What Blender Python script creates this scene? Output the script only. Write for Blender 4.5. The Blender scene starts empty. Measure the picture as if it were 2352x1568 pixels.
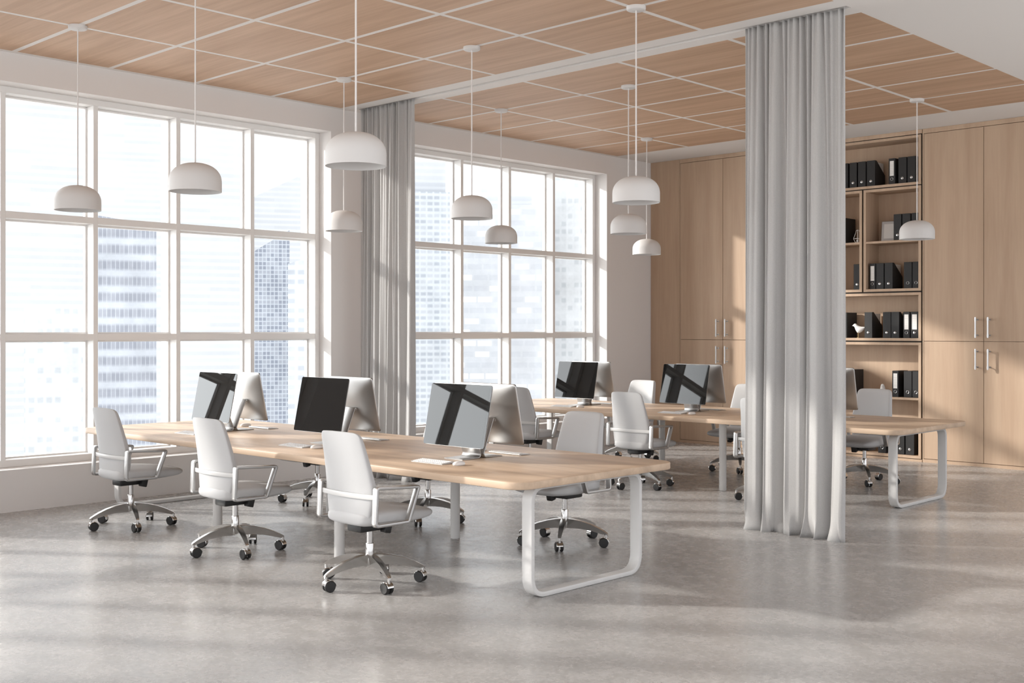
import bpy, bmesh, math, random
from mathutils import Vector, Matrix
random.seed(7)
C = bpy.context.scene.collection
SC = bpy.context.scene
PI = math.pi

# ------------------------------------------------------------------ camera
cam_d = bpy.data.cameras.new('camera')
cam = bpy.data.objects.new('camera', cam_d)
C.objects.link(cam)
FPX, YAW, HZ = 2639.2, math.radians(43.9155), 758.5
cam.location = (11.09, 0.0, 1.74)
cam.rotation_euler = (PI / 2, 0, YAW)
cam_d.sensor_width = 36.0
cam_d.lens = FPX / 2352 * 36.0
cam_d.shift_y = -(784 - HZ) / 2352
cam_d.clip_end = 2000
SC.camera = cam

# ------------------------------------------------------------------ sky, sun, exposure
SC.view_settings.view_transform = 'Standard'
SC.view_settings.look = 'None'
SC.view_settings.gamma = 1
SC.view_settings.use_curve_mapping = False
SC.view_settings.exposure = 0.80
SUN_H = Vector((0.816, 0.578, 0)).normalized()      # where the sunlight travels
SUN_TAN = 0.365
SUN_STRENGTH = 2.6
SKY_BASE, SKY_SUNSIDE, SKY_GROUND = 1.0, 4.6, 1.5

world = bpy.data.worlds.new('sky')
SC.world = world
world.use_nodes = True
wn = world.node_tree
wn.nodes.clear()


def wnode(t, **kw):
    n = wn.nodes.new(t)
    for k, v in kw.items():
        setattr(n, k, v)
    return n


w_out = wnode('ShaderNodeOutputWorld')
w_bg = wnode('ShaderNodeBackground')
w_tc = wnode('ShaderNodeTexCoord')
w_dot = wnode('ShaderNodeVectorMath', operation='DOT_PRODUCT')
w_dot.inputs[1].default_value = (-SUN_H.x, -SUN_H.y, 0.12)
w_map = wnode('ShaderNodeMapRange', interpolation_type='SMOOTHSTEP')
w_map.inputs['From Min'].default_value = 0.40
w_map.inputs['From Max'].default_value = 0.92
w_mix = wnode('ShaderNodeMix', data_type='RGBA')
w_mix.inputs[6].default_value = tuple(SKY_BASE * c for c in (0.96, 0.98, 1.02)) + (1,)
w_mix.inputs[7].default_value = tuple(SKY_SUNSIDE * c for c in (0.97, 0.985, 1.0)) + (1,)
w_sep = wnode('ShaderNodeSeparateXYZ')
w_gm = wnode('ShaderNodeMapRange', interpolation_type='SMOOTHSTEP')
w_gm.inputs['From Min'].default_value = -0.30
w_gm.inputs['From Max'].default_value = -0.02
w_mix2 = wnode('ShaderNodeMix', data_type='RGBA')
w_mix2.inputs[6].default_value = tuple(SKY_GROUND * c for c in (1.0, 0.97, 0.94)) + (1,)
L = wn.links.new
L(w_tc.outputs['Generated'], w_dot.inputs[0])
L(w_dot.outputs['Value'], w_map.inputs['Value'])
L(w_map.outputs['Result'], w_mix.inputs[0])
L(w_tc.outputs['Generated'], w_sep.inputs[0])
L(w_sep.outputs['Z'], w_gm.inputs['Value'])
L(w_gm.outputs['Result'], w_mix2.inputs[0])
L(w_mix.outputs[2], w_mix2.inputs[7])
L(w_mix2.outputs[2], w_bg.inputs['Color'])
L(w_bg.outputs[0], w_out.inputs[0])

sun_d = bpy.data.lights.new('sun', 'SUN')
sun_d.energy = SUN_STRENGTH
sun_d.color = (1.0, 0.945, 0.885)
sun_d.angle = math.radians(1.9)
sun = bpy.data.objects.new('sun', sun_d)
C.objects.link(sun)
sun.location = (-20, -14, 12)
sun.rotation_euler = Vector((SUN_H.x, SUN_H.y, -SUN_TAN)).to_track_quat('-Z', 'Y').to_euler()


# ------------------------------------------------------------------ materials
def new_mat(name):
    m = bpy.data.materials.new(name)
    m.use_nodes = True
    nt = m.node_tree
    b = nt.nodes['Principled BSDF']
    return m, nt, b


def plain(name, col, rough=0.5, metal=0.0, spec=0.5, bump=None):
    m, nt, b = new_mat(name)
    b.inputs['Base Color'].default_value = tuple(col) + (1,)
    b.inputs['Roughness'].default_value = rough
    b.inputs['Metallic'].default_value = metal
    b.inputs['Specular IOR Level'].default_value = spec
    if bump:
        sc, st = bump
        tc = nt.nodes.new('ShaderNodeTexCoord')
        nz = nt.nodes.new('ShaderNodeTexNoise')
        nz.inputs['Scale'].default_value = sc
        nz.inputs['Detail'].default_value = 4
        bp = nt.nodes.new('ShaderNodeBump')
        bp.inputs['Strength'].default_value = st
        bp.inputs['Distance'].default_value = 0.004
        nt.links.new(tc.outputs['Object'], nz.inputs['Vector'])
        nt.links.new(nz.outputs['Fac'], bp.inputs['Height'])
        nt.links.new(bp.outputs['Normal'], b.inputs['Normal'])
    return m


def wood(name, dark, light, stretch, rough=0.45, stave=None, coord='Object', contrast=(0.35, 0.68), spec=0.35):
    """stretch: scale per axis (small along the grain)."""
    m, nt, b = new_mat(name)
    N, LK = nt.nodes.new, nt.links.new
    tc = N('ShaderNodeTexCoord')
    mp = N('ShaderNodeMapping')
    mp.inputs['Scale'].default_value = stretch
    LK(tc.outputs[coord], mp.inputs['Vector'])
    n1 = N('ShaderNodeTexNoise')
    n1.inputs['Scale'].default_value = 1.0
    n1.inputs['Detail'].default_value = 6
    n1.inputs['Roughness'].default_value = 0.62
    n1.inputs['Distortion'].default_value = 0.4
    LK(mp.outputs[0], n1.inputs['Vector'])
    r = N('ShaderNodeValToRGB')
    r.color_ramp.elements[0].position = contrast[0]
    r.color_ramp.elements[1].position = contrast[1]
    r.color_ramp.elements[0].color = tuple(dark) + (1,)
    r.color_ramp.elements[1].color = tuple(light) + (1,)
    LK(n1.outputs['Fac'], r.inputs[0])
    col = r.outputs[0]
    mp2 = N('ShaderNodeMapping')
    mp2.inputs['Scale'].default_value = tuple(s * 7 for s in stretch)
    LK(tc.outputs[coord], mp2.inputs['Vector'])
    n2 = N('ShaderNodeTexNoise')
    n2.inputs['Scale'].default_value = 1.0
    n2.inputs['Detail'].default_value = 3
    LK(mp2.outputs[0], n2.inputs['Vector'])
    ml = N('ShaderNodeMapRange')
    ml.inputs['To Min'].default_value = 0.93
    ml.inputs['To Max'].default_value = 1.05
    LK(n2.outputs['Fac'], ml.inputs['Value'])
    mx = N('ShaderNodeMix')
    mx.data_type = 'RGBA'
    mx.blend_type = 'MULTIPLY'
    mx.inputs[0].default_value = 1.0
    LK(col, mx.inputs[6])
    LK(ml.outputs[0], mx.inputs[7])
    col = mx.outputs[2]
    if stave:
        bk = N('ShaderNodeTexBrick')
        bk.inputs['Color1'].default_value = (0.93, 0.93, 0.935, 1)
        bk.inputs['Color2'].default_value = (1.03, 1.025, 1.02, 1)
        bk.inputs['Mortar'].default_value = (0.97, .97, .97, 1)
        bk.inputs['Scale'].default_value = 1.0
        bk.inputs['Mortar Size'].default_value = 0.0
        bk.inputs['Brick Width'].default_value = stave[0]
        bk.inputs['Row Height'].default_value = stave[1]
        bk.offset = 0.37
        bk.inputs['Bias'].default_value = 0.0
        LK(tc.outputs[coord], bk.inputs['Vector'])
        m3 = N('ShaderNodeMix')
        m3.data_type = 'RGBA'
        m3.blend_type = 'MULTIPLY'
        m3.inputs[0].default_value = 1.0
        LK(col, m3.inputs[6])
        LK(bk.outputs['Color'], m3.inputs[7])
        col = m3.outputs[2]
    LK(col, b.inputs['Base Color'])
    b.inputs['Roughness'].default_value = rough
    b.inputs['Specular IOR Level'].default_value = spec
    return m


def concrete():
    m, nt, b = new_mat('polished_concrete')
    N, LK = nt.nodes.new, nt.links.new
    tc = N('ShaderNodeTexCoord')

    def noise(scale, detail, rough=0.6, dist=0.0):
        n = N('ShaderNodeTexNoise')
        n.inputs['Scale'].default_value = scale
        n.inputs['Detail'].default_value = detail
        n.inputs['Roughness'].default_value = rough
        n.inputs['Distortion'].default_value = dist
        LK(tc.outputs['Object'], n.inputs['Vector'])
        return n
    big = noise(0.55, 5, 0.6, 0.6)
    mid = noise(7.0, 10, 0.74, 0.2)
    fine = noise(34, 6, 0.7, 0.0)
    r = N('ShaderNodeValToRGB')
    r.color_ramp.elements[0].position = 0.32
    r.color_ramp.elements[1].position = 0.70
    r.color_ramp.elements[0].color = (0.38, 0.37, 0.364, 1)
    r.color_ramp.elements[1].color = (0.465, 0.453, 0.443, 1)
    LK(big.outputs['Fac'], r.inputs[0])
    mr = N('ShaderNodeMapRange')
    mr.inputs['From Min'].default_value = 0.3
    mr.inputs['From Max'].default_value = 0.7
    mr.inputs['To Min'].default_value = 0.84
    mr.inputs['To Max'].default_value = 1.07
    LK(mid.outputs['Fac'], mr.inputs['Value'])
    fr = N('ShaderNodeValToRGB')
    fr.color_ramp.elements[0].position = 0.34
    fr.color_ramp.elements[1].position = 0.60
    fr.color_ramp.elements[0].color = (0.66, 0.65, 0.645, 1)
    fr.color_ramp.elements[1].color = (1.06, 1.06, 1.06, 1)
    LK(fine.outputs['Fac'], fr.inputs[0])
    a = N('ShaderNodeMix')
    a.data_type = 'RGBA'
    a.blend_type = 'MULTIPLY'
    a.inputs[0].default_value = 1
    LK(r.outputs[0], a.inputs[6])
    LK(mr.outputs[0], a.inputs[7])
    c = N('ShaderNodeMix')
    c.data_type = 'RGBA'
    c.blend_type = 'MULTIPLY'
    c.inputs[0].default_value = 0.55
    LK(a.outputs[2], c.inputs[6])
    LK(fr.outputs[0], c.inputs[7])
    LK(c.outputs[2], b.inputs['Base Color'])
    rr = N('ShaderNodeMapRange')
    rr.inputs['From Min'].default_value = 0.3
    rr.inputs['From Max'].default_value = 0.7
    rr.inputs['To Min'].default_value = 0.20
    rr.inputs['To Max'].default_value = 0.33
    LK(mid.outputs['Fac'], rr.inputs['Value'])
    LK(rr.outputs[0], b.inputs['Roughness'])
    bp = N('ShaderNodeBump')
    bp.inputs['Strength'].default_value = 0.06
    bp.inputs['Distance'].default_value = 0.002
    LK(fine.outputs['Fac'], bp.inputs['Height'])
    b.inputs['Specular IOR Level'].default_value = 0.38
    return m


def glass_pane():
    m = bpy.data.materials.new('window_glass')
    m.use_nodes = True
    nt = m.node_tree
    nt.nodes.clear()
    N, LK = nt.nodes.new, nt.links.new
    out = N('ShaderNodeOutputMaterial')
    mix = N('ShaderNodeMixShader')
    tr = N('ShaderNodeBsdfTransparent')
    gl = N('ShaderNodeBsdfGlossy')
    gl.inputs['Roughness'].default_value = 0.02
    fr = N('ShaderNodeFresnel')
    fr.inputs['IOR'].default_value = 1.2
    tr.inputs['Color'].default_value = (0.975, 0.985, 0.985, 1)
    LK(fr.outputs[0], mix.inputs[0])
    LK(tr.outputs[0], mix.inputs[1])
    LK(gl.outputs[0], mix.inputs[2])
    LK(mix.outputs[0], out.inputs[0])
    return m


def fabric(name, col, transl=0.25, weave=900):
    m = bpy.data.materials.new(name)
    m.use_nodes = True
    nt = m.node_tree
    b = nt.nodes['Principled BSDF']
    out = nt.nodes['Material Output']
    N, LK = nt.nodes.new, nt.links.new
    tc = N('ShaderNodeTexCoord')
    mp = N('ShaderNodeMapping')
    mp.inputs['Scale'].default_value = (1, 1, 0.35)
    nz = N('ShaderNodeTexNoise')
    nz.inputs['Scale'].default_value = weave
    nz.inputs['Detail'].default_value = 2
    LK(tc.outputs['Object'], mp.inputs['Vector'])
    LK(mp.outputs[0], nz.inputs['Vector'])
    r = N('ShaderNodeValToRGB')
    r.color_ramp.elements[0].position = 0.3
    r.color_ramp.elements[1].position = 0.7
    r.color_ramp.elements[0].color = tuple(c * 0.90 for c in col) + (1,)
    r.color_ramp.elements[1].color = tuple(min(1, c * 1.06) for c in col) + (1,)
    LK(nz.outputs['Fac'], r.inputs[0])
    LK(r.outputs[0], b.inputs['Base Color'])
    b.inputs['Roughness'].default_value = 0.9
    b.inputs['Specular IOR Level'].default_value = 0.1
    if transl > 0:
        t = N('ShaderNodeBsdfTranslucent')
        LK(r.outputs[0], t.inputs['Color'])
        mx = N('ShaderNodeMixShader')
        mx.inputs[0].default_value = transl
        LK(b.outputs[0], mx.inputs[1])
        LK(t.outputs[0], mx.inputs[2])
        LK(mx.outputs[0], out.inputs[0])
    return m


def facade(name, win1, win2, wall, col_w, row_h, gap_u, gap_v, odds=0.5, vary=0.1, soft=0.07, stagger=0.0, vscale=0.25):
    """window grid: cells col_w x row_h metres, a share gap_u / gap_v of each cell is wall; win1 or win2 per cell"""
    m, nt, b = new_mat(name)
    N, LK = nt.nodes.new, nt.links.new

    def math_(op, a, c=None):
        n = N('ShaderNodeMath')
        n.operation = op
        for k, v in ((0, a), (1, c)):
            if v is None:
                continue
            if isinstance(v, (int, float)):
                n.inputs[k].default_value = v
            else:
                LK(v, n.inputs[k])
        return n.outputs[0]

    def edge(fr, gap):
        n = N('ShaderNodeMapRange')
        n.inputs['From Min'].default_value = max(0.001, gap - soft)
        n.inputs['From Max'].default_value = gap + soft
        LK(math_('MULTIPLY', math_('SUBTRACT', 1.0, math_('ABSOLUTE', math_('SUBTRACT', math_('MULTIPLY', fr, 2.0), 1.0))), 1.0), n.inputs['Value'])
        return n.outputs[0]
    tc = N('ShaderNodeTexCoord')
    sp = N('ShaderNodeSeparateXYZ')
    LK(tc.outputs['Object'], sp.inputs[0])
    v = math_('DIVIDE', sp.outputs['Z'], row_h)
    u = math_('DIVIDE', math_('ADD', sp.outputs['X'], sp.outputs['Y']), col_w)
    fv = math_('FLOOR', v)
    if stagger:
        w0 = N('ShaderNodeTexWhiteNoise')
        w0.noise_dimensions = '1D'
        LK(fv, w0.inputs['W'])
        u = math_('ADD', u, math_('MULTIPLY', w0.outputs['Value'], stagger))
    mask = math_('MULTIPLY', edge(math_('FRACT', v), gap_v), edge(math_('FRACT', u), gap_u)) if gap_u > 0 else edge(math_('FRACT', v), gap_v)
    cb = N('ShaderNodeCombineXYZ')
    LK(math_('FLOOR', u), cb.inputs[0])
    LK(fv, cb.inputs[1])
    wn_ = N('ShaderNodeTexWhiteNoise')
    wn_.noise_dimensions = '2D'
    LK(cb.outputs[0], wn_.inputs['Vector'])
    pick = math_('LESS_THAN', wn_.outputs['Value'], odds)

    def mixc(fac, a, c, blend='MIX'):
        n = N('ShaderNodeMix')
        n.data_type = 'RGBA'
        n.blend_type = blend
        for k, val in ((0, fac), (6, a), (7, c)):
            if isinstance(val, tuple):
                n.inputs[k].default_value = val + (1,)
            elif isinstance(val, (int, float)):
                n.inputs[k].default_value = val
            else:
                LK(val, n.inputs[k])
        return n.outputs[2]
    col = mixc(mask, wall, mixc(pick, win2, win1))
    nz = N('ShaderNodeTexNoise')
    nz.inputs['Scale'].default_value = vscale
    nz.inputs['Detail'].default_value = 8
    nz.inputs['Roughness'].default_value = 0.75
    LK(tc.outputs['Object'], nz.inputs['Vector'])
    mr = N('ShaderNodeMapRange')
    mr.inputs['From Min'].default_value = 0.3
    mr.inputs['From Max'].default_value = 0.7
    mr.inputs['To Min'].default_value = 1 - vary
    mr.inputs['To Max'].default_value = 1 + vary
    LK(nz.outputs['Fac'], mr.inputs['Value'])
    col = mixc(1.0, col, mr.outputs[0], 'MULTIPLY')
    LK(col, b.inputs['Base Color'])
    b.inputs['Roughness'].default_value = 0.8
    b.inputs['Specular IOR Level'].default_value = 0.1
    return m


M = {}
M['wall'] = plain('wall_paint', (0.75, 0.725, 0.71), 0.85, spec=0.2)
M['ceil'] = plain('ceiling_paint', (0.76, 0.735, 0.715), 0.9, spec=0.15)
M['frame'] = plain('window_frame_paint', (0.80, 0.785, 0.77), 0.5, spec=0.35)
M['floor'] = concrete()
M['ceil_wood'] = wood('ceiling_oak_veneer', (0.47, 0.305, 0.20), (0.60, 0.41, 0.285), (0.55, 9.0, 9.0), 0.55)
M['cab_wood'] = wood('cabinet_oak_veneer', (0.47, 0.335, 0.238), (0.55, 0.405, 0.292), (5.5, 5.5, 0.35), 0.5, spec=.2)
M['desk_wood'] = wood('desk_oak', (0.50, 0.37, 0.268), (0.67, 0.51, 0.375), (0.30, 7.5, 7.5), 0.42, stave=(2.3, 0.14), spec=.18)
M['glass'] = glass_pane()
M['white_metal'] = plain('white_powder_coat', (0.64, 0.632, 0.622), 0.4, spec=0.4)
M['white_plastic'] = plain('white_upholstery', (0.53, 0.528, 0.53), 0.6, spec=0.25, bump=(600, 0.15))
M['alu'] = plain('satin_aluminium', (0.50, 0.49, 0.48), 0.32, 1.0)
M['base_alu'] = plain('polished_aluminium_base', (0.66, 0.65, 0.635), 0.26, 1.0)
M['chrome'] = plain('polished_chrome', (0.58, 0.565, 0.55), 0.12, 1.0)
M['black'] = plain('black_plastic', (0.018, 0.017, 0.017), 0.45, spec=0.4)
M['screen'] = plain('black_glass', (0.002, 0.002, 0.002), 0.015, spec=0.5)
M['screen'].node_tree.nodes['Principled BSDF'].inputs['IOR'].default_value = 1.5
M['bezel'] = plain('black_bezel_glass', (0.005, 0.005, 0.005), 0.02, spec=0.5)
M['bezel'].node_tree.nodes['Principled BSDF'].inputs['IOR'].default_value = 1.5
M['silver'] = plain('silver_anodised', (0.50, 0.49, 0.48), 0.40, 1.0)
M['keys'] = plain('white_keys', (0.82, 0.81, 0.80), 0.5)
M['lamp'] = plain('matte_white_shade', (0.66, 0.648, 0.64), 0.6, spec=0.3)
M['cord'] = plain('white_cord', (0.74, 0.72, 0.71), 0.6)
M['curtain'] = fabric('grey_linen', (0.61, 0.60, 0.592), 0.30, 420)
M['binder'] = plain('black_board', (0.022, 0.021, 0.021), 0.55, spec=0.35)
M['paper'] = plain('white_paper', (0.80, 0.78, 0.75), 0.8)
M['ink'] = plain('grey_ink', (0.45, 0.43, 0.42), 0.8)
M['gap'] = plain('gap_shade_black', (0.02, 0.014, 0.010), 0.8)  # near-black colour standing in for shade in the bookshelf gaps
M['gold'] = plain('brass', (0.72, 0.53, 0.25), 0.3, 1.0)
M['ceramic'] = plain('white_ceramic', (0.82, 0.80, 0.78), 0.35)
M['steel'] = plain('brushed_steel', (0.52, 0.515, 0.51), 0.30, 1.0)


# ------------------------------------------------------------------ mesh helpers
class MB:
    def __init__(self):
        self.bm = bmesh.new()

    def box(self, x0, x1, y0, y1, z0, z1, bev=0.0, seg=2, mat=0, xf=None):
        bm = self.bm
        vs = [bm.verts.new(p) for p in ((x0, y0, z0), (x1, y0, z0), (x1, y1, z0), (x0, y1, z0),
                                        (x0, y0, z1), (x1, y0, z1), (x1, y1, z1), (x0, y1, z1))]
        fs = [bm.faces.new([vs[i] for i in f]) for f in
              ((3, 2, 1, 0), (4, 5, 6, 7), (0, 1, 5, 4), (1, 2, 6, 5), (2, 3, 7, 6), (3, 0, 4, 7))]
        for f in fs:
            f.material_index = mat
        if xf is not None:
            for v in vs:
                v.co = xf @ v.co
        if bev > 0:
            es = list({e for f in fs for e in f.edges})
            bmesh.ops.bevel(bm, geom=es, offset=bev, segments=seg, affect='EDGES', profile=0.5, material=-1)
        return self

    def loft(self, rings, closed=True, cap0=True, cap1=True, mat=0, loop=False):
        bm = self.bm
        V = [[bm.verts.new(p) for p in r] for r in rings]
        n = len(V[0])
        m = len(V)
        for i in range(m if loop else m - 1):
            a, b = V[i], V[(i + 1) % m]
            for j in range(n if closed else n - 1):
                k = (j + 1) % n
                f = bm.faces.new((a[j], a[k], b[k], b[j]))
                f.material_index = mat
        if closed and not loop:
            if cap0:
                bm.faces.new(list(reversed(V[0]))).material_index = mat
            if cap1:
                bm.faces.new(V[-1]).material_index = mat
        return self

    def lathe(self, prof, cx=0, cy=0, cz=0, n=32, mat=0, cap0=True, cap1=True):
        rings = [[(cx + r * math.cos(2 * PI * j / n), cy + r * math.sin(2 * PI * j / n), cz + z) for j in range(n)]
                 for r, z in prof]
        return self.loft(rings, cap0=cap0, cap1=cap1, mat=mat)

    def cyl(self, p0, p1, r, n=16, mat=0, r1=None):
        p0, p1 = Vector(p0), Vector(p1)
        d = (p1 - p0).normalized()
        u = d.orthogonal().normalized()
        w = d.cross(u)
        r1 = r if r1 is None else r1
        rings = [[p + (u * math.cos(2 * PI * j / n) + w * math.sin(2 * PI * j / n)) * rr for j in range(n)]
                 for p, rr in ((p0, r), (p1, r1))]
        return self.loft(rings, mat=mat)

    def sweep(self, path, prof, up, closed=False, mat=0):
        """path points; prof 2D points (side, normal); 'side' axis is fixed = up."""
        side = Vector(up).normalized()
        P = [Vector(p) for p in path]
        m = len(P)
        rings = []
        for i in range(m):
            if closed:
                t = (P[(i + 1) % m] - P[i - 1]).normalized()
            else:
                t = (P[min(i + 1, m - 1)] - P[max(i - 1, 0)]).normalized()
            nrm = side.cross(t).normalized()
            # widen at corners
            if closed or 0 < i < m - 1:
                t0 = (P[i] - P[i - 1]).normalized()
                c = max(0.35, abs(t0.dot(t)))
            else:
                c = 1
            rings.append([P[i] + side * a + nrm * (b / c) for a, b in prof])
        return self.loft(rings, mat=mat, loop=closed)

    def build(self, name, mats, parent=None, smooth=35, loc=None):
        bm = self.bm
        bmesh.ops.recalc_face_normals(bm, faces=bm.faces[:])
        me = bpy.data.meshes.new(name)
        bm.to_mesh(me)
        bm.free()
        for m in (mats if isinstance(mats, (list, tuple)) else [mats]):
            me.materials.append(m)
        if smooth:
            for p in me.polygons:
                p.use_smooth = True
            me.set_sharp_from_angle(angle=math.radians(smooth))
        o = bpy.data.objects.new(name, me)
        C.objects.link(o)
        if parent is not None:
            o.parent = parent
        if loc:
            o.location = loc
        return o


def rrect(w, h, r, n=6, cx=0.0, cy=0.0):
    pts = []
    for sx, sy, a0 in ((1, 1, 0), (-1, 1, 90), (-1, -1, 180), (1, -1, 270)):
        for i in range(n + 1):
            a = math.radians(a0 + 90 * i / n)
            pts.append((cx + sx * (w / 2 - r) + r * math.cos(a), cy + sy * (h / 2 - r) + r * math.sin(a)))
    return pts


def superell(hw, hh, e=4.0, n=32):
    pts = []
    for j in range(n):
        t = 2 * PI * (j + 0.5) / n
        c, s = math.cos(t), math.sin(t)
        pts.append((hw * math.copysign(abs(c) ** (2 / e), c), hh * math.copysign(abs(s) ** (2 / e), s)))
    return pts


def round_poly(pts, rad, n=6):
    """2-D closed polygon with rounded corners."""
    out = []
    m = len(pts)
    for i in range(m):
        p, a, b = Vector(pts[i]), Vector(pts[i - 1]), Vector(pts[(i + 1) % m])
        r = rad[i] if isinstance(rad, (list, tuple)) else rad
        d0, d1 = (a - p).normalized(), (b - p).normalized()
        ang = d0.angle(d1)
        L = min(r / math.tan(ang / 2), (a - p).length * 0.49, (b - p).length * 0.49)
        s, e = p + d0 * L, p + d1 * L
        for k in range(n + 1):
            t = k / n
            out.append((1 - t) ** 2 * s + 2 * t * (1 - t) * p + t * t * e)
    return out


def tag(o, label, cat, group=None, kind=None):
    if label:
        o['label'] = label
    if cat:
        o['category'] = cat
    if group:
        o['group'] = group
    if kind:
        o['kind'] = kind
    return o


def thing(name, label, cat, loc=(0, 0, 0), rz=0.0, group=None):
    o = bpy.data.objects.new(name, None)
    o.empty_display_size = 0.1
    C.objects.link(o)
    o.location = loc
    o.rotation_euler = (0, 0, rz)
    return tag(o, label, cat, group)


def structure(o):
    o['kind'] = 'structure'
    return o


def dup(root, loc, rz, label):
    r = root.copy()
    C.objects.link(r)
    r.location = loc
    r.rotation_euler = (0, 0, rz)
    r['label'] = label
    for ch in list(root.children):
        c = ch.copy()
        C.objects.link(c)
        c.parent = r
        for g in list(ch.children):
            d = g.copy()
            C.objects.link(d)
            d.parent = c
    return r


# ------------------------------------------------------------------ room shell
H = 4.40
YB = 14.70            # face of the cabinets
XR, Y0 = 13.0, -6.9
WT = 0.45             # wall thickness
BAY = 5.203
OPEN_Z = (0.404, 4.12)
structure(MB().box(-WT, XR + .3, Y0 - .1, YB + 0.75, -0.25, 0.0).build('floor', M['floor'], smooth=0))

# windows: opening, mullion centres
WIN = []
w1 = (3.645, 8.398, [4.618, 5.562, 6.508, 7.452])
WIN.append((8.95, 13.60, [9.845, 10.78, 11.715, 12.65]))
WIN.append(w1)
for k in (1, 2):
    WIN.append((w1[0] - BAY * k - .13, w1[1] - BAY * k - .13, [c - BAY * k - .13 for c in w1[2]]))

wl = MB()
wl.box(-WT, 0, Y0, YB + .6, -0.02, OPEN_Z[0])
wl.box(-WT, 0, Y0, YB + .6, OPEN_Z[1], H + .3)
edges = sorted([(a, b) for a, b, _ in WIN])
prev = Y0
for a, b in edges:
    wl.box(-WT, 0, prev, a, OPEN_Z[0], OPEN_Z[1])
    prev = b
wl.box(-WT, 0, prev, YB + .6, OPEN_Z[0], OPEN_Z[1])
structure(wl.build('wall_left', M['wall'], smooth=0))
structure(MB().box(0, XR + .3, YB + .6, YB + .75, -0.02, H + .3).build('wall_back', M['wall'], smooth=0))

for i, (a, b, mc) in enumerate(WIN):
    f = MB()
    xf0, xf1 = -0.43, -0.228
    z0, z1 = OPEN_Z
    fw = 0.063
    f.box(xf0, xf1, a, a + fw, z0, z1, .003, 1)
    f.box(xf0, xf1, b - fw, b, z0, z1, .003, 1)
    f.box(xf0, xf1, a + fw, b - fw, z0, z0 + .07, .003, 1)
    f.box(xf0, xf1, a + fw, b - fw, z1 - .063, z1, .003, 1)
    ys = [a + fw / 2] + mc + [b - fw / 2]
    zb = [z0 + .035, 1.671, 2.870, z1 - .032]
    for c in mc:
        f.box(xf0, xf1, c - .025, c + .025, z0 + .07, z1 - .063, .003, 1)
    for zc in zb[1:3]:
        f.box(xf0 + .004, xf1 - .002, a + fw, b - fw, zc - .033, zc + .033, .003, 1)
    # sash steps round every pane, close to the glass
    for j in range(len(ys) - 1):
        for q in range(3):
            ya, yb = ys[j] + .026, ys[j + 1] - .026
            za, zbb = zb[q] + .034, zb[q + 1] - .034
            if j == 0: ya = a + fw
            if j == len(ys) - 2: yb = b - fw
            s = .016
            f.box(-0.425, -0.375, ya - .002, ya + s, za, zbb)
            f.box(-0.425, -0.375, yb - s, yb + .002, za, zbb)
            f.box(-0.425, -0.375, ya + s, yb - s, za - .002, za + s)
            f.box(-0.425, -0.375, ya + s, yb - s, zbb - s, zbb + .002)
    w = thing('window_%d' % (i + 1), None, None)
    w['kind'] = 'structure'
    f.build('window_frame', M['frame'], w, smooth=0)
    p = MB()
    p.box(-0.412, -0.404, a + .03, b - .03, z0 + .03, z1 - .03)
    p.build('pane', M['glass'], w, smooth=0)

# ceiling: white slab with a slot for the curtain track
cl = MB()
SL = (8.690, 8.765, 0.15, 6.53)
cl.box(0, XR, Y0, SL[0], H, H + .3)
cl.box(0, XR, SL[1], YB + .6, H, H + .3)
cl.box(0, SL[2], SL[0], SL[1], H, H + .3)
cl.box(SL[3], XR, SL[0], SL[1], H, H + .3)
cl.box(SL[2], SL[3], SL[0], SL[1], H + .06, H + .3)
structure(cl.build('ceiling', M['ceil'], smooth=0))


def panel_field(name, y0, y1):
    f = MB()
    x0, x1 = 0.078, 6.525
    nx = ny = 5
    px, py = (x1 - x0) / nx, (y1 - y0) / ny
    g = 0.027
    for i in range(nx):
        for j in range(ny):
            xa = x0 + i * px + (g if i else 0)
            xb = x0 + (i + 1) * px - (g if i < nx - 1 else 0)
            ya = y0 + j * py + (g if j else 0)
            yb = y0 + (j + 1) * py - (g if j < ny - 1 else 0)
            f.box(xa, xb, ya, yb, H - .0015, H + .002)
    structure(f.build(name, M['ceil_wood'], smooth=0))


panel_field('trim_1', 3.630, 8.486)
panel_field('trim_2', 8.953, 13.750)
panel_field('trim_3', -1.72, 3.16)


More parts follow.
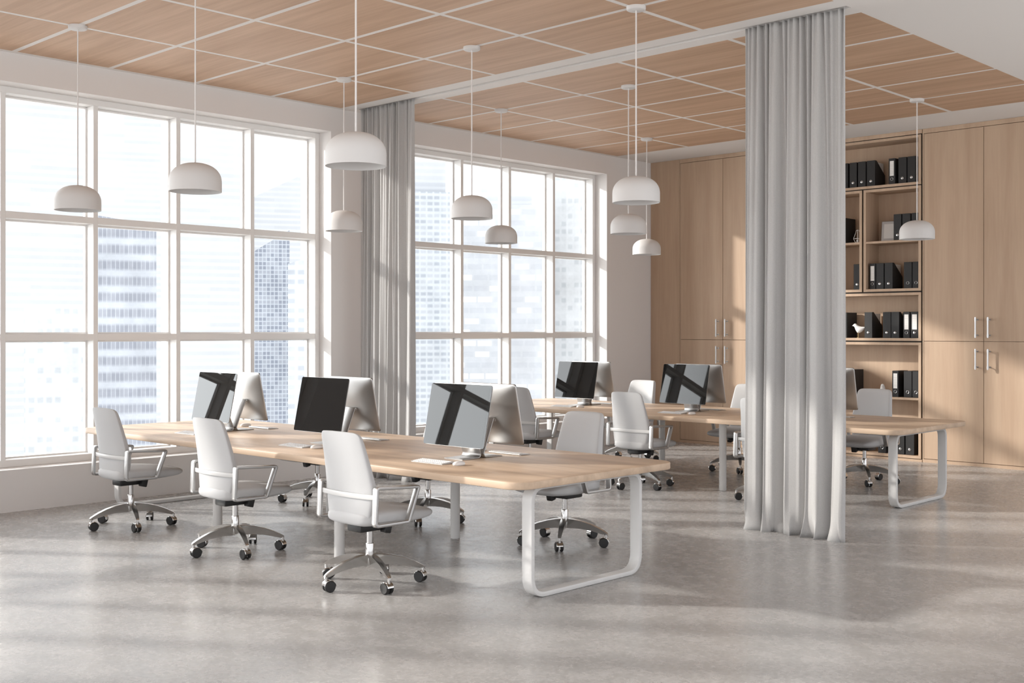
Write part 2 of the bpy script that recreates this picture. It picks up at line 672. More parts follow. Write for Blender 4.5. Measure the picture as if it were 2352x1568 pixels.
# ------------------------------------------------------------------ curtains
def curtain(name, label, x0, x1, y, z1, seed, folds_top, folds_bot, flare):
    rnd = random.Random(seed)
    nx, nz = 420, 80
    ph = [rnd.uniform(0, 2 * PI) for _ in range(8)]
    def pt(s, t):
        # t: 0 top .. 1 floor; tight pleats at the heading open into fewer, deeper folds
        z = z1 * (1 - t)
        b = t ** 0.7
        w = x1 - x0
        e = min(1, s / .03, (1 - s) / .03)
        warp = s + .018 * math.sin(2 * PI * s * 2.3 + ph[1]) + .010 * math.sin(2 * PI * s * 5.1 + ph[7])
        sh = lambda v, p: math.copysign(abs(v) ** p, v)
        f1 = sh(math.sin(2 * PI * folds_top * warp + ph[0]), .8)
        f2 = sh(math.sin(2 * PI * folds_bot * warp + ph[2] + .6 * t + .5 * math.sin(2 * PI * s * 1.3 + ph[3])), .7)
        f3 = math.sin(2 * PI * folds_bot * 2.05 * warp + ph[4] - .4 * t)
        f4 = math.sin(2 * PI * folds_top * .62 * warp + ph[5])
        dy = .017 * max(0, 1 - 1.15 * t ** .45) * f1 + .003 * f1 + (.006 + .050 * b) * f2 + (.006 + .016 * b) * f3 + .011 * (1 - .75 * b) * f4
        dx = .018 * b * math.sin(2 * PI * folds_bot * warp + ph[2] + 1.3) * e
        if t > .94:                                    # the hem breaks on the floor
            q = (t - .94) / .06
            dy += q * q * .040 * math.sin(2 * PI * folds_bot * 1.6 * s + ph[5])
            dx += q * q * .030 * math.sin(2 * PI * folds_bot * 1.9 * s + ph[6]) * e
        dy -= flare * max(0, (t - .72) / .28) ** 2 * s ** 3
        xx = x0 + w * s + dx + .030 * (s - .5) * t
        return (xx, y + dy * (.4 + .6 * e), z)
    m = MB()
    rows = []
    for k in range(nz + 1):
        t = k / nz
        t = t if t < .9 else .9 + (t - .9)
        rows.append([pt(i / nx, t) for i in range(nx + 1)])
    m.loft(rows, closed=False)
    o = m.build(name, M['curtain'], smooth=0)
    for p in o.data.polygons:
        p.use_smooth = True
    so = o.modifiers.new('cloth_thickness', 'SOLIDIFY')
    so.thickness = 0.004
    so.offset = 0
    return tag(o, label, 'curtain', 'floor-length curtains on the ceiling track')


curtain('curtain', 'wide grey floor-length curtain hanging in the middle of the room between the two desks',
        5.545, 6.505, 8.727, H - .002, 3, 19, 4.6, .06)
curtain('curtain', 'narrow grey floor-length curtain gathered against the window wall between the two windows',
        0.165, 1.125, 8.727, H - .002, 11, 21, 6.3, .03)
tk = MB()
tk.box(SL[2] + .02, SL[3] - .02, 8.715, 8.740, H + .03, H + .06)
tag(tk.build('curtain_track', M['white_metal'], smooth=0), 'white curtain track recessed in the ceiling slot above both grey curtains', 'curtain track')

# ------------------------------------------------------------------ desks
DESK_Z = 0.79


def make_desk(label, loc):
    t = thing('desk', label, 'desk', loc, 0, 'long shared desks')
    # table top: rounded rectangle with a softened edge
    W, D, R = 5.93, 1.67, 0.14
    m = MB()
    rings = []
    z0, z1, b = .740, DESK_Z, .008
    for z, ins in ((z0, b), (z0 + b * .3, b * .3), (z0 + b, 0), (z1 - b, 0), (z1 - b * .3, b * .3), (z1, b)):
        rings.append([(x, y, z) for x, y in rrect(W - 2 * ins, D - 2 * ins, R - ins, 8)])
    m.loft(rings)
    m.build('tabletop', M['desk_wood'], t, smooth=30)
    for x in (-2.743, 2.78):
        f = MB()
        hy, zt = .585, .738
        pts = round_poly([(-hy + .0175, .0175), (hy - .0175, .0175), (hy - .0175, zt - .0175), (-hy + .0175, zt - .0175)],
                         [.125, .125, .10, .10], 8)
        prof = [(a, c) for a, c in rrect(.088, .033, .006, 2)]
        f.sweep([(x, p.x + .012, p.y) for p in pts], prof, (1, 0, 0), closed=True)
        f.build('leg_frame', M['white_metal'], t, smooth=35)
    for x in (-.855, .855):
        for y in (-.605, .605):
            p = MB()
            p.lathe([(.038, 0.0), (.040, .002), (.040, .739)], x, y, 0, 32)
            p.build('leg', M['white_metal'], t, smooth=35)
    return t


make_desk('long pale wooden desk nearest the camera, with white loop leg frames', (3.215, 6.00, 0))
make_desk('long pale wooden desk farther back, partly hidden by the grey curtain', (3.215, 6.00 + BAY, 0))


# ------------------------------------------------------------------ office chair (faces local +Y)
def make_chair(label):
    t = thing('office_chair', label, 'chair', (0, 0, 0), 0, 'white swivel chairs at the shared desks')
    # seat
    m = MB()
    rings = []
    for y, hw, zt, zb in ((-.215, .17, .505, .455), (-.205, .20, .522, .438), (-.17, .228, .535, .426), (-.05, .243, .545, .418),
                          (.10, .248, .540, .417), (.22, .246, .529, .422), (.31, .238, .518, .429), (.355, .228, .511, .436),
                          (.380, .216, .504, .444), (.394, .203, .495, .453), (.401, .186, .485, .463), (.403, .16, .479, .469)):
        c, hh = (zt + zb) / 2, (zt - zb) / 2
        rings.append([(a, y, c + b) for a, b in superell(hw, hh, 3.4, 36)])
    m.loft(rings)
    m.build('seat', M['white_plastic'], t, smooth=60)
    # backrest shell
    m = MB()
    rings = []
    lev = [(.450, .196, -.205, .060), (.453, .208, -.211, .072), (.463, .214, -.214, .080), (.53, .232, -.214, .084), (.60, .248, -.212, .080),
           (.648, .256, -.211, .072), (.70, .253, -.216, .064), (.80, .242, -.231, .056), (.90, .230, -.250, .050), (.98, .221, -.268, .046),
           (1.02, .214, -.277, .042), (1.038, .205, -.281, .036), (1.048, .192, -.283, .028), (1.053, .170, -.284, .016)]
    for z, hw, yr, th in lev:
        ring = []
        for a, b in superell(hw, th / 2, 8.0, 56):
            s = a / .26
            # front pulled in, sides curve forward a little
            ring.append((a * (1.0 - .09 * max(0, b / th + .5)), yr + th / 2 + b + .030 * s * s, z + .012 * (1 - s * s) * max(0, (z - .98) / .07)))
        rings.append(ring)
    m.loft(rings)
    m.build('backrest', M['white_plastic'], t, smooth=50)
    # band round the back joining the armrests
    m = MB()
    path = []
    for i in range(25):
        x = -.300 + .6 * i / 24
        s = x / .26
        y = -.221 + .030 * s * s
        path.append((x, y, .637))
    prof = rrect(.034, .012, .004, 2)
    m.sweep(path, prof, (0, 0, 1))
    m.build('back_band', M['white_metal'], t, smooth=40)
    for sx in (-1, 1):
        m = MB()
        x = sx * .300
        pts = round_poly([(-.203, .452), (.082, .452), (.172, .680), (-.190, .700)], [.022, .022, .010, .016], 6)
        prof = rrect(.044, .022, .0035, 2)
        m.sweep([(x, p.x, p.y) for p in pts], prof, (1, 0, 0), closed=True)
        m.box(min(x, x - sx * .09), max(x, x - sx * .09), -.12, .03, .445, .459, .003, 1)
        m.build('armrest', M['alu'], t, smooth=40)
    m = MB()
    m.box(-.075, .075, -.14, .06, .372, .424, .012, 2)
    m.build('tilt_mechanism', M['black'], t, smooth=40)
    m = MB()
    xf = Matrix.Translation((.085, .075, .388)) @ Matrix.Rotation(math.radians(-14), 4, 'X')
    m.box(-.030, .030, -.028, .028, -.036, .036, .008, 2, xf=xf)
    m.box(.0, .085, .062, .082, .398, .412, .003, 1)
    m.build('tilt_lever', M['black'], t, smooth=40)
    m = MB()
    m.lathe([(.029, .195), (.029, .279), (.0275, .282), (.022, .283), (.022, .376)], 0, 0, 0, 28)
    m.build('gas_column', M['chrome'], t, smooth=40)
    m = MB()
    m.lathe([(.016, .128), (.028, .132), (.034, .150), (.037, .198), (.033, .206), (.028, .208)], 0, 0, 0, 28)
    m.build('base_hub', M['base_alu'], t, smooth=40)
    for k in range(5):
        a = math.radians(-91 + 72 * k)
        rot = Matrix.Rotation(a, 4, 'Z')
        m = MB()
        rings = []
        for r, zt, hh, hw in ((.026, .206, .078, .025), (.08, .205, .073, .0245), (.15, .196, .065, .0235), (.23, .177, .054, .021),
                              (.30, .151, .042, .0185), (.345, .130, .032, .016), (.368, .117, .025, .0135), (.378, .109, .016, .010)):
            ring = []
            for q, (u, v) in enumerate(((-1, .02), (-.92, -.12), (-.55, -.75), (-.32, -1), (.32, -1), (.55, -.75), (.92, -.12), (1, .02), (.62, .10), (0, .13), (-.62, .10))):
                zz = zt + (v * hh if v < 0 else v * hw * .8)
                ring.append(rot @ Vector((r, u * hw, zz)))
            rings.append(ring)
        m.loft(rings)
        leg = m.build('leg', M['base_alu'], t, smooth=38)
        # caster
        m = MB()
        sw = random.Random(k).choice((-.6, .35, .9, -.2, .5))
        cr = Matrix.Translation(rot @ Vector((.366, 0, 0))) @ Matrix.Rotation(a + PI + sw, 4, 'Z')
        m.cyl(cr @ Vector((0, 0, .066)), cr @ Vector((0, 0, .112)), .0095, 14, 0)
        wc = Vector((.020, 0, .0385))
        for sy in (-1, 1):
            rings = []
            for yy, rr in ((.009, .032), (.011, .0385), (.026, .0385), (.031, .033), (.0315, .012)):
                rings.append([cr @ (wc + Vector((rr * math.cos(2 * PI * j / 24), sy * yy, rr * math.sin(2 * PI * j / 24)))) for j in range(24)])
            m.loft(rings, mat=1)
        # chrome hood over the wheels
        rings = []
        for j in range(13):
            an = math.radians(-5 + 175 * j / 12)
            c, s = math.cos(an), math.sin(an)
            rings.append([cr @ (wc + Vector((rr * c, yy, rr * s))) for rr, yy in ((.040, -.0265), (.043, -.0245), (.043, .0245), (.040, .0265))])
        m.loft(rings, mat=0)
        m.box(-.02, .02, -.0085, .0085, -.02, .030, 0, 1, 0, xf=cr @ Matrix.Translation(wc))
        m.build('caster', [M['chrome'], M['black']], leg, smooth=40)
    return t


CH_X = (1.56, 3.24, 4.91)
chair0 = make_chair('')
near_names = ('nearest the window', 'middle of three', 'farthest from the window')
first = True
for dy, dn in ((0, 'front desk'), (BAY, 'rear desk')):
    for i, x in enumerate(CH_X):
        for far in (False, True):
            if far:
                lab = 'white swivel chair on the far side of the %s, %s' % (dn, near_names[i])
                loc, rz = (x - .02, 7.06 + dy - (.02 if dy else 0), 0), PI
            else:
                lab = 'white swivel chair on the near side of the %s, %s' % (dn, near_names[i])
                loc, rz = (x, 5.01 + dy, 0), 0
            if first:
                chair0.location, chair0.rotation_euler.z = loc, rz
                chair0['label'] = lab
                first = False
            else:
                dup(chair0, loc, rz, lab)


# ------------------------------------------------------------------ all-in-one computer (screen faces local -Y, stands on z = 0)
def make_computer(label):
    t = thing('desktop_computer', label, 'computer', (0, 0, 0), 0, 'all-in-one computers on the desks')
    Wd, Hg = .652, .464
    tilt = math.radians(11.45)
    xf = Matrix.Translation((0, -.205, .098)) @ Matrix.Rotation(-tilt, 4, 'X')

    def P(x, y, z):
        return xf @ Vector((x, y, z))
    # aluminium shell: thin edge, bulging back
    m = MB()
    rings = []
    hull = [(0, 1.0, 26, 0), (.0035, 1.0, 26, 0), (.0065, .994, 24, 0), (.009, .975, 18, 0)]
    for k in range(1, 13):
        q = k / 12
        hull.append((.009 + .031 * (1 - (1 - q) ** 2.2), .975 * (1 - q) + .03 * q, 12 - 9.6 * min(1, q * 1.3), -.012 * q))
    for dep, sx, ex, cz in hull:
        rings.append([P(x, dep, Hg / 2 + cz + z) for x, z in superell(Wd / 2 * sx, Hg / 2 * sx, ex, 72)])
    m.loft(rings)
    m.build('housing', M['silver'], t, smooth=60)
    m = MB()
    rings = [[P(x, d, z) for x, z in rrect(Wd - .003 - i, Hg - .003 - i, .014, 5, 0, Hg / 2)] for d, i in ((.002, 0), (-.0016, 0), (-.002, .0008))]
    m.loft(rings, mat=0)
    sc = m.build('front_glass', M['bezel'], t, smooth=30)
    m = MB()
    rings = [[P(x, d, z) for x, z in rrect(Wd - .045, Hg - .045, .003, 2, 0, Hg / 2)] for d in (-.0015, -.0023)]
    m.loft(rings)
    m.build('display', M['screen'], sc, smooth=30)
    # stand: foot plate, bend, leg leaning to the hinge on the back
    m = MB()
    path = [(0, -.200, .0035), (0, -.12, .0045), (0, -.05, .006)]
    for k in range(8):
        a = math.radians(-90 + 112 * k / 7)
        path.append((0, -.036 + .026 * math.cos(a), .032 + .026 * math.sin(a)))
    path += [(0, -.050, .14), (0, -.085, .225), (0, -.114, .292)]
    m.sweep(path, rrect(.196, .0075, .002, 1), (1, 0, 0))
    m.build('stand', M['silver'], t, smooth=50)
    m = MB()
    hp = P(0, .030, Hg * .41)
    m.cyl(hp + Vector((-.097, .008, 0)), hp + Vector((.097, .008, 0)), .011, 16)
    m.build('hinge', M['silver'], t, smooth=40)
    return t


def make_keyboard(label):
    t = thing('keyboard', label, 'keyboard', (0, 0, 0), 0, 'slim white keyboards')
    m = MB()
    w, d = .330, .118
    prof = [(-d / 2, .0), (-d / 2, .004), (-d / 2 + .003, .0055), (d / 2 - .012, .0145), (d / 2 - .003, .0150), (d / 2, .0125), (d / 2, .004), (d / 2 - .006, .0), (d / 2 - .018, .0), (d / 2 - .022, .0035), (-d / 2 + .006, .0)]
    m.loft([[(x, y, z) for y, z in prof] for x in (-w / 2, w / 2)])
    m.build('keyboard_body', M['silver'], t, smooth=30)
    m = MB()
    for r in range(6):
        y = -d / 2 + .013 + r * .0175
        z = .0055 + (y + d / 2 - .003) * (.0090 / (d - .015))
        if r == 0:
            cols = [(-.155, -.096), (-.092, .0), (.004, .06), (.064, .155)]
        else:
            cols = [(-.156 + k * .0225, -.156 + k * .0225 + .0190) for k in range(14)]
        for xa, xb in cols:
            m.box(xa, xb, y - .0065, y + .0072, z - .001, z + .0022, .0008, 1)
    m.build('keys', M['keys'], t, smooth=0)
    return t


def make_mouse(label):
    m = MB()
    rings = []
    for z, s in ((0, .80), (.003, .93), (.009, 1.0), (.015, .97), (.021, .86), (.026, .68), (.0295, .44), (.031, .18)):
        rings.append([(.031 * s * math.copysign(abs(math.cos(a)) ** .85, math.cos(a)), (.056 * (s ** .8)) * math.copysign(abs(math.sin(a)) ** .85, math.sin(a)), z)
                      for a in [2 * PI * (j + .5) / 32 for j in range(32)]])
    m.loft(rings)
    o = m.build('computer_mouse', M['ceramic'], None, smooth=60)
    return tag(o, label, 'mouse', 'white computer mice')


WS_X = (1.590, 3.250, 4.913)
comp0, kb0, ms0 = make_computer(''), make_keyboard(''), make_mouse('')
place = ('nearest the window', 'middle of three', 'farthest from the window')
first = True
for dy, dn in ((0, 'front desk'), (BAY, 'rear desk')):
    for i, x in enumerate(WS_X):
        for far in (False, True):
            rz = PI if far else 0
            sd = 'far' if far else 'near'
            s = -1 if far else 1
            cy = 5.992 + dy + (0.014 if far else 0)
            lc = (x, cy, DESK_Z)
            lk = (x + (.012 if far else .027), 6.0 + dy + (.372 if far else -.438), DESK_Z)
            lm = (x + s * .295, 6.0 + dy + (.37 if far else -.43), DESK_Z)
            a = 'silver computer facing the far side of the %s, %s' % (dn, place[i]) if far else \
                'black-screened computer facing the near side of the %s, %s' % (dn, place[i])
            b = 'slim keyboard on the %s side of the %s, %s' % (sd, dn, place[i])
            c = 'white mouse on the %s side of the %s, %s' % (sd, dn, place[i])
            if first:
                for o, l, lab in ((comp0, lc, a), (kb0, lk, b), (ms0, lm, c)):
                    o.location, o.rotation_euler.z, o['label'] = l, rz, lab
                first = False
            else:
                dup(comp0, lc, rz, a)
                dup(kb0, lk, rz, b)
                dup(ms0, lm, rz + .12 * (i - 1), c)


# ------------------------------------------------------------------ pendant lamps (origin at the ceiling)
def make_lamp(label):
    t = thing('pendant_lamp', label, 'lamp', (0, 0, 0), 0, 'white dome pendant lamps')
    m = MB()
    m.lathe([(.004, -.034), (.070, -.033), (.078, -.028), (.080, -.022), (.080, .004)], n=40)
    m.build('canopy', M['lamp'], t, smooth=40)
    m = MB()
    m.cyl((0, 0, -.03), (0, 0, -1.395), .0062, 12)
    m.build('cord', M['cord'], t, smooth=40)
    m = MB()
    R, zb, zt = .195, -1.612, -1.394
    outer = [(R, zb), (R, zb + .075)]
    h = zt - (zb + .075)
    for k in range(1, 15):
        a = k / 15 * PI / 2
        outer.append((R * math.cos(a) ** .86, zb + .075 + h * math.sin(a) ** .92))
    outer.append((.008, zt))
    inner = [(max(.002, r - .006), z - (.006 if i > 1 else 0)) for i, (r, z) in enumerate(outer)]
    m.lathe(list(reversed(inner)) + outer, n=56)
    m.build('lamp_shade', M['lamp'], t, smooth=50)
    return t


lamp0 = make_lamp('')
LX = (1.395, 3.335, 5.275)
rows = ((4.60, 'front desk\'s near side'), (7.51, 'front desk\'s far side'),
        (9.88, 'rear desk\'s near side'), (12.76, 'rear desk\'s far side'))
lp = ('nearest the window', 'middle of three', 'farthest from the window')
first = True
for y, rn in rows:
    for i, x in enumerate(LX):
        lab = 'white dome pendant lamp over the %s, %s' % (rn, lp[i])
        if first:
            lamp0.location = (x, y, H)
            lamp0['label'] = lab
            first = False
        else:
            dup(lamp0, (x, y, H), 0, lab)


# ------------------------------------------------------------------ cabinet wall
def door(parent, x0, x1, z0, z1, hx, hz):
    g = .003
    m = MB()
    m.box(x0 + g, x1 - g, YB, YB + .022, z0 + g, z1 - g, .0015, 1)
    d = m.build('door', M['cab_wood'], parent, smooth=0)
    m = MB()
    y = YB - .066
    m.cyl((hx, y, hz - .132), (hx, y, hz + .132), .0105, 16)
    for s in (-1, 1):
        m.cyl((hx, y, hz + s * .118), (hx, y, hz + s * .088), .0132, 16)
        m.cyl((hx, y, hz + s * .100), (hx, YB + .001, hz + s * .100), .0065, 12)
        m.cyl((hx, YB - .006, hz + s * .100), (hx, YB + .001, hz + s * .100), .012, 14)
    m.build('handle', M['steel'], d, smooth=40)
    return d


def tall_cabinet(label, x0, xm, x1):
    t = thing('tall_cabinet', label, 'cabinet', (0, 0, 0), 0, 'tall wooden cabinets on the back wall')
    zt, zs, zb = 4.335, 1.598, .045
    m = MB()
    s = .016
    m.box(x0 - s, x1 + s, YB - .002, YB + .58, .0, zb - .003)            # plinth
    m.box(x0 - s, x1 + s, YB - .002, YB + .58, zt + .003, H - .002)        # top rail
    m.box(x0 - s, x0 - .001, YB - .002, YB + .58, zb - .003, zt + .003)
    m.box(x1 + .001, x1 + s, YB - .002, YB + .58, zb - .003, zt + .003)
    m.box(x0 - .001, x1 + .001, YB + .03, YB + .58, zb - .003, zt + .003)
    m.build('carcass', M['cab_wood'], t, smooth=0)
    for a, b, hx in ((x0, xm, xm - .079), (xm, x1, x1 - (x1 - xm) + .079)):
        door(t, a, b, zs, zt, hx, 1.777)
        door(t, a, b, zb, zs, hx, 1.372)
    return t


tall_cabinet('tall wooden cabinet with bar handles left of the bookshelf, partly behind the curtain', .573, 1.352, 2.131)
tall_cabinet('tall wooden cabinet with steel bar handles to the right of the open bookshelves', 4.484, 5.270, 6.056)
tag(MB().box(.004, .553, YB - .001, YB + .55, 0, H - .002).build('filler_panel', M['cab_wood'], smooth=0),
    'plain wooden filler panel between the window wall and the left cabinet', 'panel')
tag(MB().box(6.076, 6.60, YB - .001, YB + .55, 0, H - .002).build('filler_panel', M['cab_wood'], smooth=0),
    'plain wooden filler panel at the right end of the right cabinet', 'panel')

# open bookshelf between the cabinets
SX0, SX1 = 2.155, 4.459
shelf = thing('bookshelf', 'open wooden bookshelf holding black binders between the two tall cabinets', 'bookshelf')
SD = .40
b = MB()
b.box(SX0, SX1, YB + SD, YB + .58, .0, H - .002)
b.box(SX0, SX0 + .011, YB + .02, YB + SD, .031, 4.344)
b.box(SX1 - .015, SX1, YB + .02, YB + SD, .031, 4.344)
for za, zb_ in ((1.5805, 1.5995), (2.2465, 2.2655), (3.6625, 3.6755), (4.3355, 4.3445), (.0305, .0375)):  # black strips between compartments, painted shade of the recessed gaps
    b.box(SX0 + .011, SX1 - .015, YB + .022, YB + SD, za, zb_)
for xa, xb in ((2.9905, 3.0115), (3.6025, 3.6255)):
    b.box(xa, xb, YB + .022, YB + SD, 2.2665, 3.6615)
b.build('backing_gap_shade', M['gap'], shelf, smooth=0)
MB().box(SX0, SX1, YB - .002, YB + SD, .0, .030).build('plinth', M['cab_wood'], shelf, smooth=0)
MB().box(SX0, SX1, YB - .002, YB + SD, 4.345, H - .002).build('top_rail', M['cab_wood'], shelf, smooth=0)


def compartment(x0, x1, z0, z1, shelves=(), th=.036):
    m = MB()
    y0, y1 = YB + .006, YB + SD - .002
    m.box(x0, x1, y0, y1, z0, z0 + th, .001, 1)
    m.box(x0, x1, y0, y1, z1 - th, z1, .001, 1)
    m.box(x0, x0 + th, y0, y1, z0 + th, z1 - th)
    m.box(x1 - th, x1, y0, y1, z0 + th, z1 - th)
    m.box(x0 + th, x1 - th, y1 - .012, y1, z0 + th, z1 - th)
    o = m.build('compartment', M['cab_wood'], shelf, smooth=0)
    for z in shelves:
        MB().box(x0 + th, x1 - th, y0 + .002, y1 - .012, z - .030, z, .001, 1).build('shelf', M['cab_wood'], o, smooth=0)


XA, XB = SX0 + .012, SX1 - .016
compartment(XA, XB, 3.676, 4.335)
compartment(XA, 2.990, 2.266, 3.662, (2.953,))
compartment(3.012, 3.602, 2.266, 3.662, (2.953,))
compartment(3.626, XB, 2.266, 3.662, (2.953,))
compartment(XA, XB, 1.600, 2.246)
compartment(XA, XB, .038, 1.580, (.842,))
YF = YB + .055        # fronts of the binders


def binder(label, x0, x1, z0, kind='knob', lab=False, h=.352, dep=.29):
    """upright file; kind 'knob' (round metal pull) or 'hole' (ringed finger hole)"""
    w = x1 - x0
    t = thing('binder', label, 'binder', (x0 + w / 2, YF, z0 + .001), 0, 'black office binders on the bookshelf')
    m = MB()
    m.box(-w / 2, w / 2, 0, dep, 0, h, .003, 1)
    m.build('cover', M['binder'], t, smooth=0)
    fin(t, kind, lab, w, h)
    return t


def fin(t, kind, lab, w, h):
    m = MB()
    ring = [(.018, 0), (.018, -.0025), (.0155, -.003), (.0135, -.0015)]
    n = 24
    cz = .072
    if kind == 'knob':
        prof = [(.019, .001), (.0185, -.004), (.015, -.0065), (.006, -.008), (.001, -.008)]
        m.loft([[(r * math.cos(2 * PI * j / n), y, cz + r * math.sin(2 * PI * j / n)) for j in range(n)] for r, y in prof])
        o = m.build('round_pull', M['steel'], t, smooth=40)
        o['label'] = 'round metal pull'
    else:
        prof = [(.021, .001), (.021, -.002), (.019, -.003), (.0165, -.002), (.0160, .001)]
        m.loft([[(r * math.cos(2 * PI * j / n), y, cz + r * math.sin(2 * PI * j / n)) for j in range(n)] for r, y in prof], mat=0)
        m.lathe([(.001, 0), (.016, 0)], 0, 0, 0, 3, mat=1) if False else None
        o = m.build('finger_ring', [M['steel']], t, smooth=40)
        o['label'] = 'metal ringed finger hole'
    if lab:
        m = MB()
        lw = min(w * .62, .068)
        m.box(-lw / 2, lw / 2, -.0012, .0, .115, h - .035)
        k = 0
        for z in (.150, .172, .194, .216, .238, .260):
            m.box(-lw * .42, lw * .42, -.0016, -.0011, z, z + .0022, mat=1)
        o = m.build('spine_label', [M['paper'], M['ink']], t, smooth=0)
        o['label'] = 'white paper spine label'


def magazine_file(label, x0, x1, z0, h=.352, dep=.30):
    w = x1 - x0
    t = thing('magazine_file', label, 'magazine file', (x0 + w / 2, YF, z0 + .001), 0, 'black office binders on the bookshelf')
    m = MB()
    th = .004
    zc = .17
    side = [(0, 0), (dep, 0), (dep, zc), (.05, h), (0, h)]
    for sx in (-1, 1):
        xo, xi = sx * w / 2, sx * (w / 2 - th)
        m.loft([[(x, y, z) for y, z in side] for x in (min(xo, xi), max(xo, xi))])
    m.box(-w / 2 + th, w / 2 - th, 0, th, 0, h)
    m.box(-w / 2 + th, w / 2 - th, dep - th, dep, 0, zc)
    m.box(-w / 2 + th, w / 2 - th, th, dep - th, 0, th)
    m.build('file_box', M['binder'], t, smooth=0)
    m = MB()
    m.box(-w / 2 + .010, w / 2 - .014, .015, dep - .02, .005, h - .018)
    m.build('paper_stack', M['paper'], t, smooth=0)
    fin(t, 'knob', False, w, h)
    return t


Z1, Z2, Z3, Z4, Z5, Z6 = 3.712, 2.953, 2.302, 1.636, .842, .074
S1, S2a, S2b, S3, S4, S5 = ('on the top shelf', 'beside the picture frame', 'on the shelf below the picture frame',
                            'on the white bird\'s shelf', 'on the shelf behind the chair back', 'on the lowest shelf')
binder('black binder half hidden by the curtain edge on the top shelf', 3.262, 3.368, Z1)
binder('first fully visible black binder from the curtain ' + S1, 3.394, 3.501, Z1)
binder('black binder with round pull touching the slanted file ' + S1, 3.520, 3.633, Z1)
magazine_file('black slanted magazine file with papers ' + S1, 3.652, 3.770, Z1)
binder('black binder with white spine label ' + S1, 3.968, 4.058, Z1, 'hole', True)
binder('black binder directly right of the labelled one ' + S1, 4.105, 4.219, Z1)
binder('black binder at the right end of the row ' + S1, 4.233, 4.348, Z1)
binder('black binder touching the leaning picture frame', 4.038, 4.146, Z2)
binder('second black binder from the picture frame, behind the pendant lamp', 4.160, 4.273, Z2)
binder('third black binder from the picture frame, at the niche wall', 4.290, 4.402, Z2)
binder('black binder with white spine label ' + S2b, 3.690, 3.776, Z3, 'hole', True)
binder('black binder touching the slanted file ' + S2b, 3.786, 3.896, Z3)
magazine_file('black slanted magazine file with papers ' + S2b, 3.911, 4.023, Z3)
binder('black binder right of the slanted file ' + S2b, 4.183, 4.293, Z3, 'hole')
binder('black binder with ringed hole at the right end ' + S2b, 4.302, 4.400, Z3, 'hole')
binder('black binder beside the white wire ornament', 3.222, 3.334, Z2)
binder('lone black binder on the shelf below the wire ornament', 3.455, 3.560, Z3)
binder('black binder behind the white bird, beside the curtain', 3.245, 3.355, Z4, dep=.29)
magazine_file('black slanted magazine file directly right of the white bird', 3.618, 3.728, Z4)
binder('black binder between two slanted files ' + S3, 3.885, 3.997, Z4)
magazine_file('slanted black file beside two white-labelled binders, bird shelf', 4.005, 4.115, Z4)
binder('black binder with white label and ringed hole ' + S3, 4.173, 4.264, Z4, 'hole', True)
binder('black binder with white label and round pull ' + S3, 4.278, 4.383, Z4, 'knob', True)
binder('black binder beside the curtain ' + S4, 3.345, 3.456, Z5)
binder('black binder with white spine label ' + S4, 4.018, 4.106, Z5, 'hole', True)
binder('black binder next to the labelled one ' + S4, 4.181, 4.292, Z5, 'hole')
binder('black binder with ringed hole at the right end ' + S4, 4.301, 4.400, Z5, 'hole')
binder('black binder nearest the curtain ' + S5, 3.452, 3.564, Z6)
binder('black binder with ringed hole behind the white chair ' + S5, 3.815, 3.930, Z6, 'hole')
binder('black binder with round pull behind the desk leg ' + S5, 4.078, 4.190, Z6)
binder('black binder with round pull at the right end ' + S5, 4.206, 4.326, Z6)


def bird(label, x, z, rz=0.0, s=1.0):
    t = thing('bird_figurine', label, 'figurine', (x, YB + .10, z + .001), rz, 'white bird figurines')
    m = MB()
    # body lofted beak -> tail
    rings = []
    for px, pz, rw, rh in ((-.086, .146, .002, .002), (-.074, .149, .006, .006), (-.062, .153, .014, .015), (-.048, .150, .020, .024), (-.034, .130, .027, .042),
                           (-.016, .108, .033, .046), (.010, .100, .034, .042), (.034, .102, .028, .034), (.056, .110, .018, .025), (.074, .120, .010, .013), (.088, .128, .003, .003)):
        rings.append([(px * s, rw * s * math.cos(2 * PI * j / 20), (pz + rh * math.sin(2 * PI * j / 20)) * s) for j in range(20)])
    m.loft(rings)
    m.build('bird_body', M['ceramic'], t, smooth=60)
    m = MB()
    m.cyl((-.006 * s, 0, .002), (-.006 * s, 0, .072 * s), .0026, 10)
    m.lathe([(.020, 0), (.020, .003), (.004, .005)], -.006 * s, 0, 0, 20)
    m.build('bird_leg', M['gold'], t, smooth=40)
    return t


bird('white ceramic bird on a thin brass leg beside the curtain', 3.508, Z4, 0.0, 1.14)
bird('white ceramic bird peeking out above the rear desk chair', 3.862, Z5, PI * .62, .98)

# picture frame leaning in the right niche
pf = thing('picture_frame', 'small pale picture frame with a dark edge leaning in the bookshelf niche', 'picture frame', (3.915, YB + .20, Z2 + .006), math.radians(8))
xf = Matrix.Rotation(math.radians(-8), 4, 'X')
m = MB()
m.box(-.122, .122, 0, .030, 0, .280, .002, 1, xf=xf)
m.build('frame_box', M['binder'], pf, smooth=0)
m = MB()
m.box(-.118, .118, -.004, -.0005, .004, .276, .001, 1, xf=xf)
m.build('frame_front', plain('pale_grey_frame', (.55, .54, .53), .4), pf, smooth=0)
m = MB()
m.box(-.085, .085, -.0055, -.0042, .040, .240, xf=xf)
m.build('picture', M['paper'], pf, smooth=0)

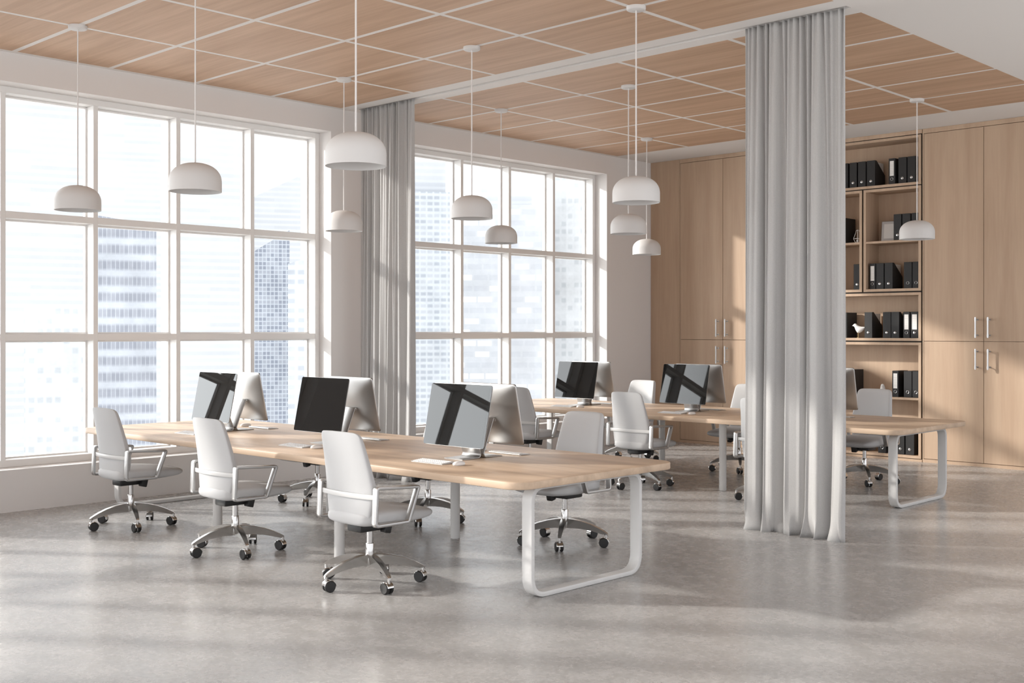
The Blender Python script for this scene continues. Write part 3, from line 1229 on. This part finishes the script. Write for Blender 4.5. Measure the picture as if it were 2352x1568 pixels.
# wire ornament in the middle niche
wo = MB()
k = 4
top = [Vector((.016 * math.cos(2 * PI * j / k + .5), .016 * math.sin(2 * PI * j / k + .5), .172)) for j in range(k)]
mid = [Vector((.056 * math.cos(2 * PI * j / k + .5), .056 * math.sin(2 * PI * j / k + .5), .055)) for j in range(k)]
bot = [Vector((.034 * math.cos(2 * PI * j / k + .5), .034 * math.sin(2 * PI * j / k + .5), .005)) for j in range(k)]
for j in range(k):
    for a, c in ((top[j], top[(j + 1) % k]), (mid[j], mid[(j + 1) % k]), (bot[j], bot[(j + 1) % k]), (top[j], mid[j]), (mid[j], bot[j])):
        wo.cyl(a, c, .0028, 8)
wt = thing('wire_ornament', 'small white geometric wire ornament in the middle bookshelf niche', 'ornament', (3.500, YB + .09, Z2 + .002))
wo.build('wire_cage', M['ceramic'], wt, smooth=40)
sp = MB()
sp.lathe([(.002, .006)] + [(.018 * math.sin(PI * q / 10), .024 - .018 * math.cos(PI * q / 10)) for q in range(1, 10)] + [(.002, .042)], n=20)
sp.build('bead', M['ceramic'], wt, smooth=60)

# ------------------------------------------------------------------ the city outside
def tower(label, u0, u1, dist, top_v, mat, turn=0.0, depth=None, slope=0.0, name='office_tower', crown=True):
    """box tower seen between two photo columns at a given distance from the room"""
    uc = (u0 + u1) / 2
    s = (uc - 1176) / FPX
    d = Vector((s * math.cos(YAW) - math.sin(YAW), s * math.sin(YAW) + math.cos(YAW), 0))
    pos = Vector((11.09, 0, 0)) + d * dist
    w = (u1 - u0) / FPX * dist
    top = 1.74 + (HZ - top_v) / FPX * dist
    dep = depth or w * .9
    base = -70.0
    rz = math.atan2(d.y, d.x) - PI / 2 + turn
    t = thing(name, label, 'building', (pos.x, pos.y, base), rz, 'towers outside the windows')
    m = MB()
    hh = top - base
    a, b2 = -w / 2, w / 2
    za, zb_ = hh - slope * w / 2, hh + slope * w / 2
    fr = [(a, 0, 0), (b2, 0, 0), (b2, 0, zb_), (a, 0, za)]
    m.loft([[(x, y, z) for x, y, z in fr], [(x, dep, z) for x, y, z in fr]])
    m.build('facade', mat, t, smooth=0)
    if crown:
        r = MB()
        zc = max(za, zb_)
        r.box(a + w * .2, b2 - w * .2, dep * .25, dep * .75, zc - .5, zc + 3.0)
        r.build('roof_plant', M['fpale'], t, smooth=0)
    return t


M['fpale'] = facade('pale_banded_facade', (.50, .515, .54), (.53, .545, .565), (.575, .585, .60), 9.0, .62, 0, .40, .5, .05, .2)  # pale bluish facade tones below have the distance haze painted in
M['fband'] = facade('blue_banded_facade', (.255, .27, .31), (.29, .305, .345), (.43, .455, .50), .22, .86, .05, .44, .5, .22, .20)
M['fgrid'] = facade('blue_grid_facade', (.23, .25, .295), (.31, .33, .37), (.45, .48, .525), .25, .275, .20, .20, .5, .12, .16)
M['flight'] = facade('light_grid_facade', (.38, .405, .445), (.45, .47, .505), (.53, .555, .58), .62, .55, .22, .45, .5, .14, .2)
M['fwhite'] = facade('white_panel_facade', (.66, .66, .665), (.41, .425, .455), (.44, .455, .48), 1.15, .80, .12, .52, .36, .14, .05, 9.0)
M['flow'] = facade('speckled_facade', (.46, .48, .50), (.54, .555, .57), (.56, .575, .59), .5, .6, .3, .4, .4, .18, .2)
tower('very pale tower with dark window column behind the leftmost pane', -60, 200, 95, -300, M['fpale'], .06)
tower('lower speckled building at the bottom of the leftmost window pane', 60, 186, 70, 700, M['flow'], -.1, crown=False)
tower('blue-grey tower with horizontal window bands in the second window pane', 214, 356, 62, 505, M['fband'], .05, slope=-.15, crown=False)
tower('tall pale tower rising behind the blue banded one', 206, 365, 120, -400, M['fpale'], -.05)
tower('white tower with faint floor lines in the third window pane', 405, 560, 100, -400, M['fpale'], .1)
tower('blue grid tower with a slanted top in the fourth window pane', 560, 664, 74, 560, M['fgrid'], .0, slope=.62, crown=False)
tower('lighter blue tower beside the slanted grid tower', 662, 800, 66, 585, M['flight'], -.1, slope=.3, crown=False)
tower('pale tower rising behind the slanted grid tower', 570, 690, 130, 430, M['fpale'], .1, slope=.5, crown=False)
tower('pale blue grid tower in the first pane of the far window', 900, 1060, 105, 440, M['flight'], .1)
tower('grey lilac tower with white panels in the middle of the far window', 1064, 1262, 84, 470, M['fwhite'], .0)
tower('white tower with grey windows at the right of the far window', 1272, 1420, 90, 380, M['flow'], -.1)
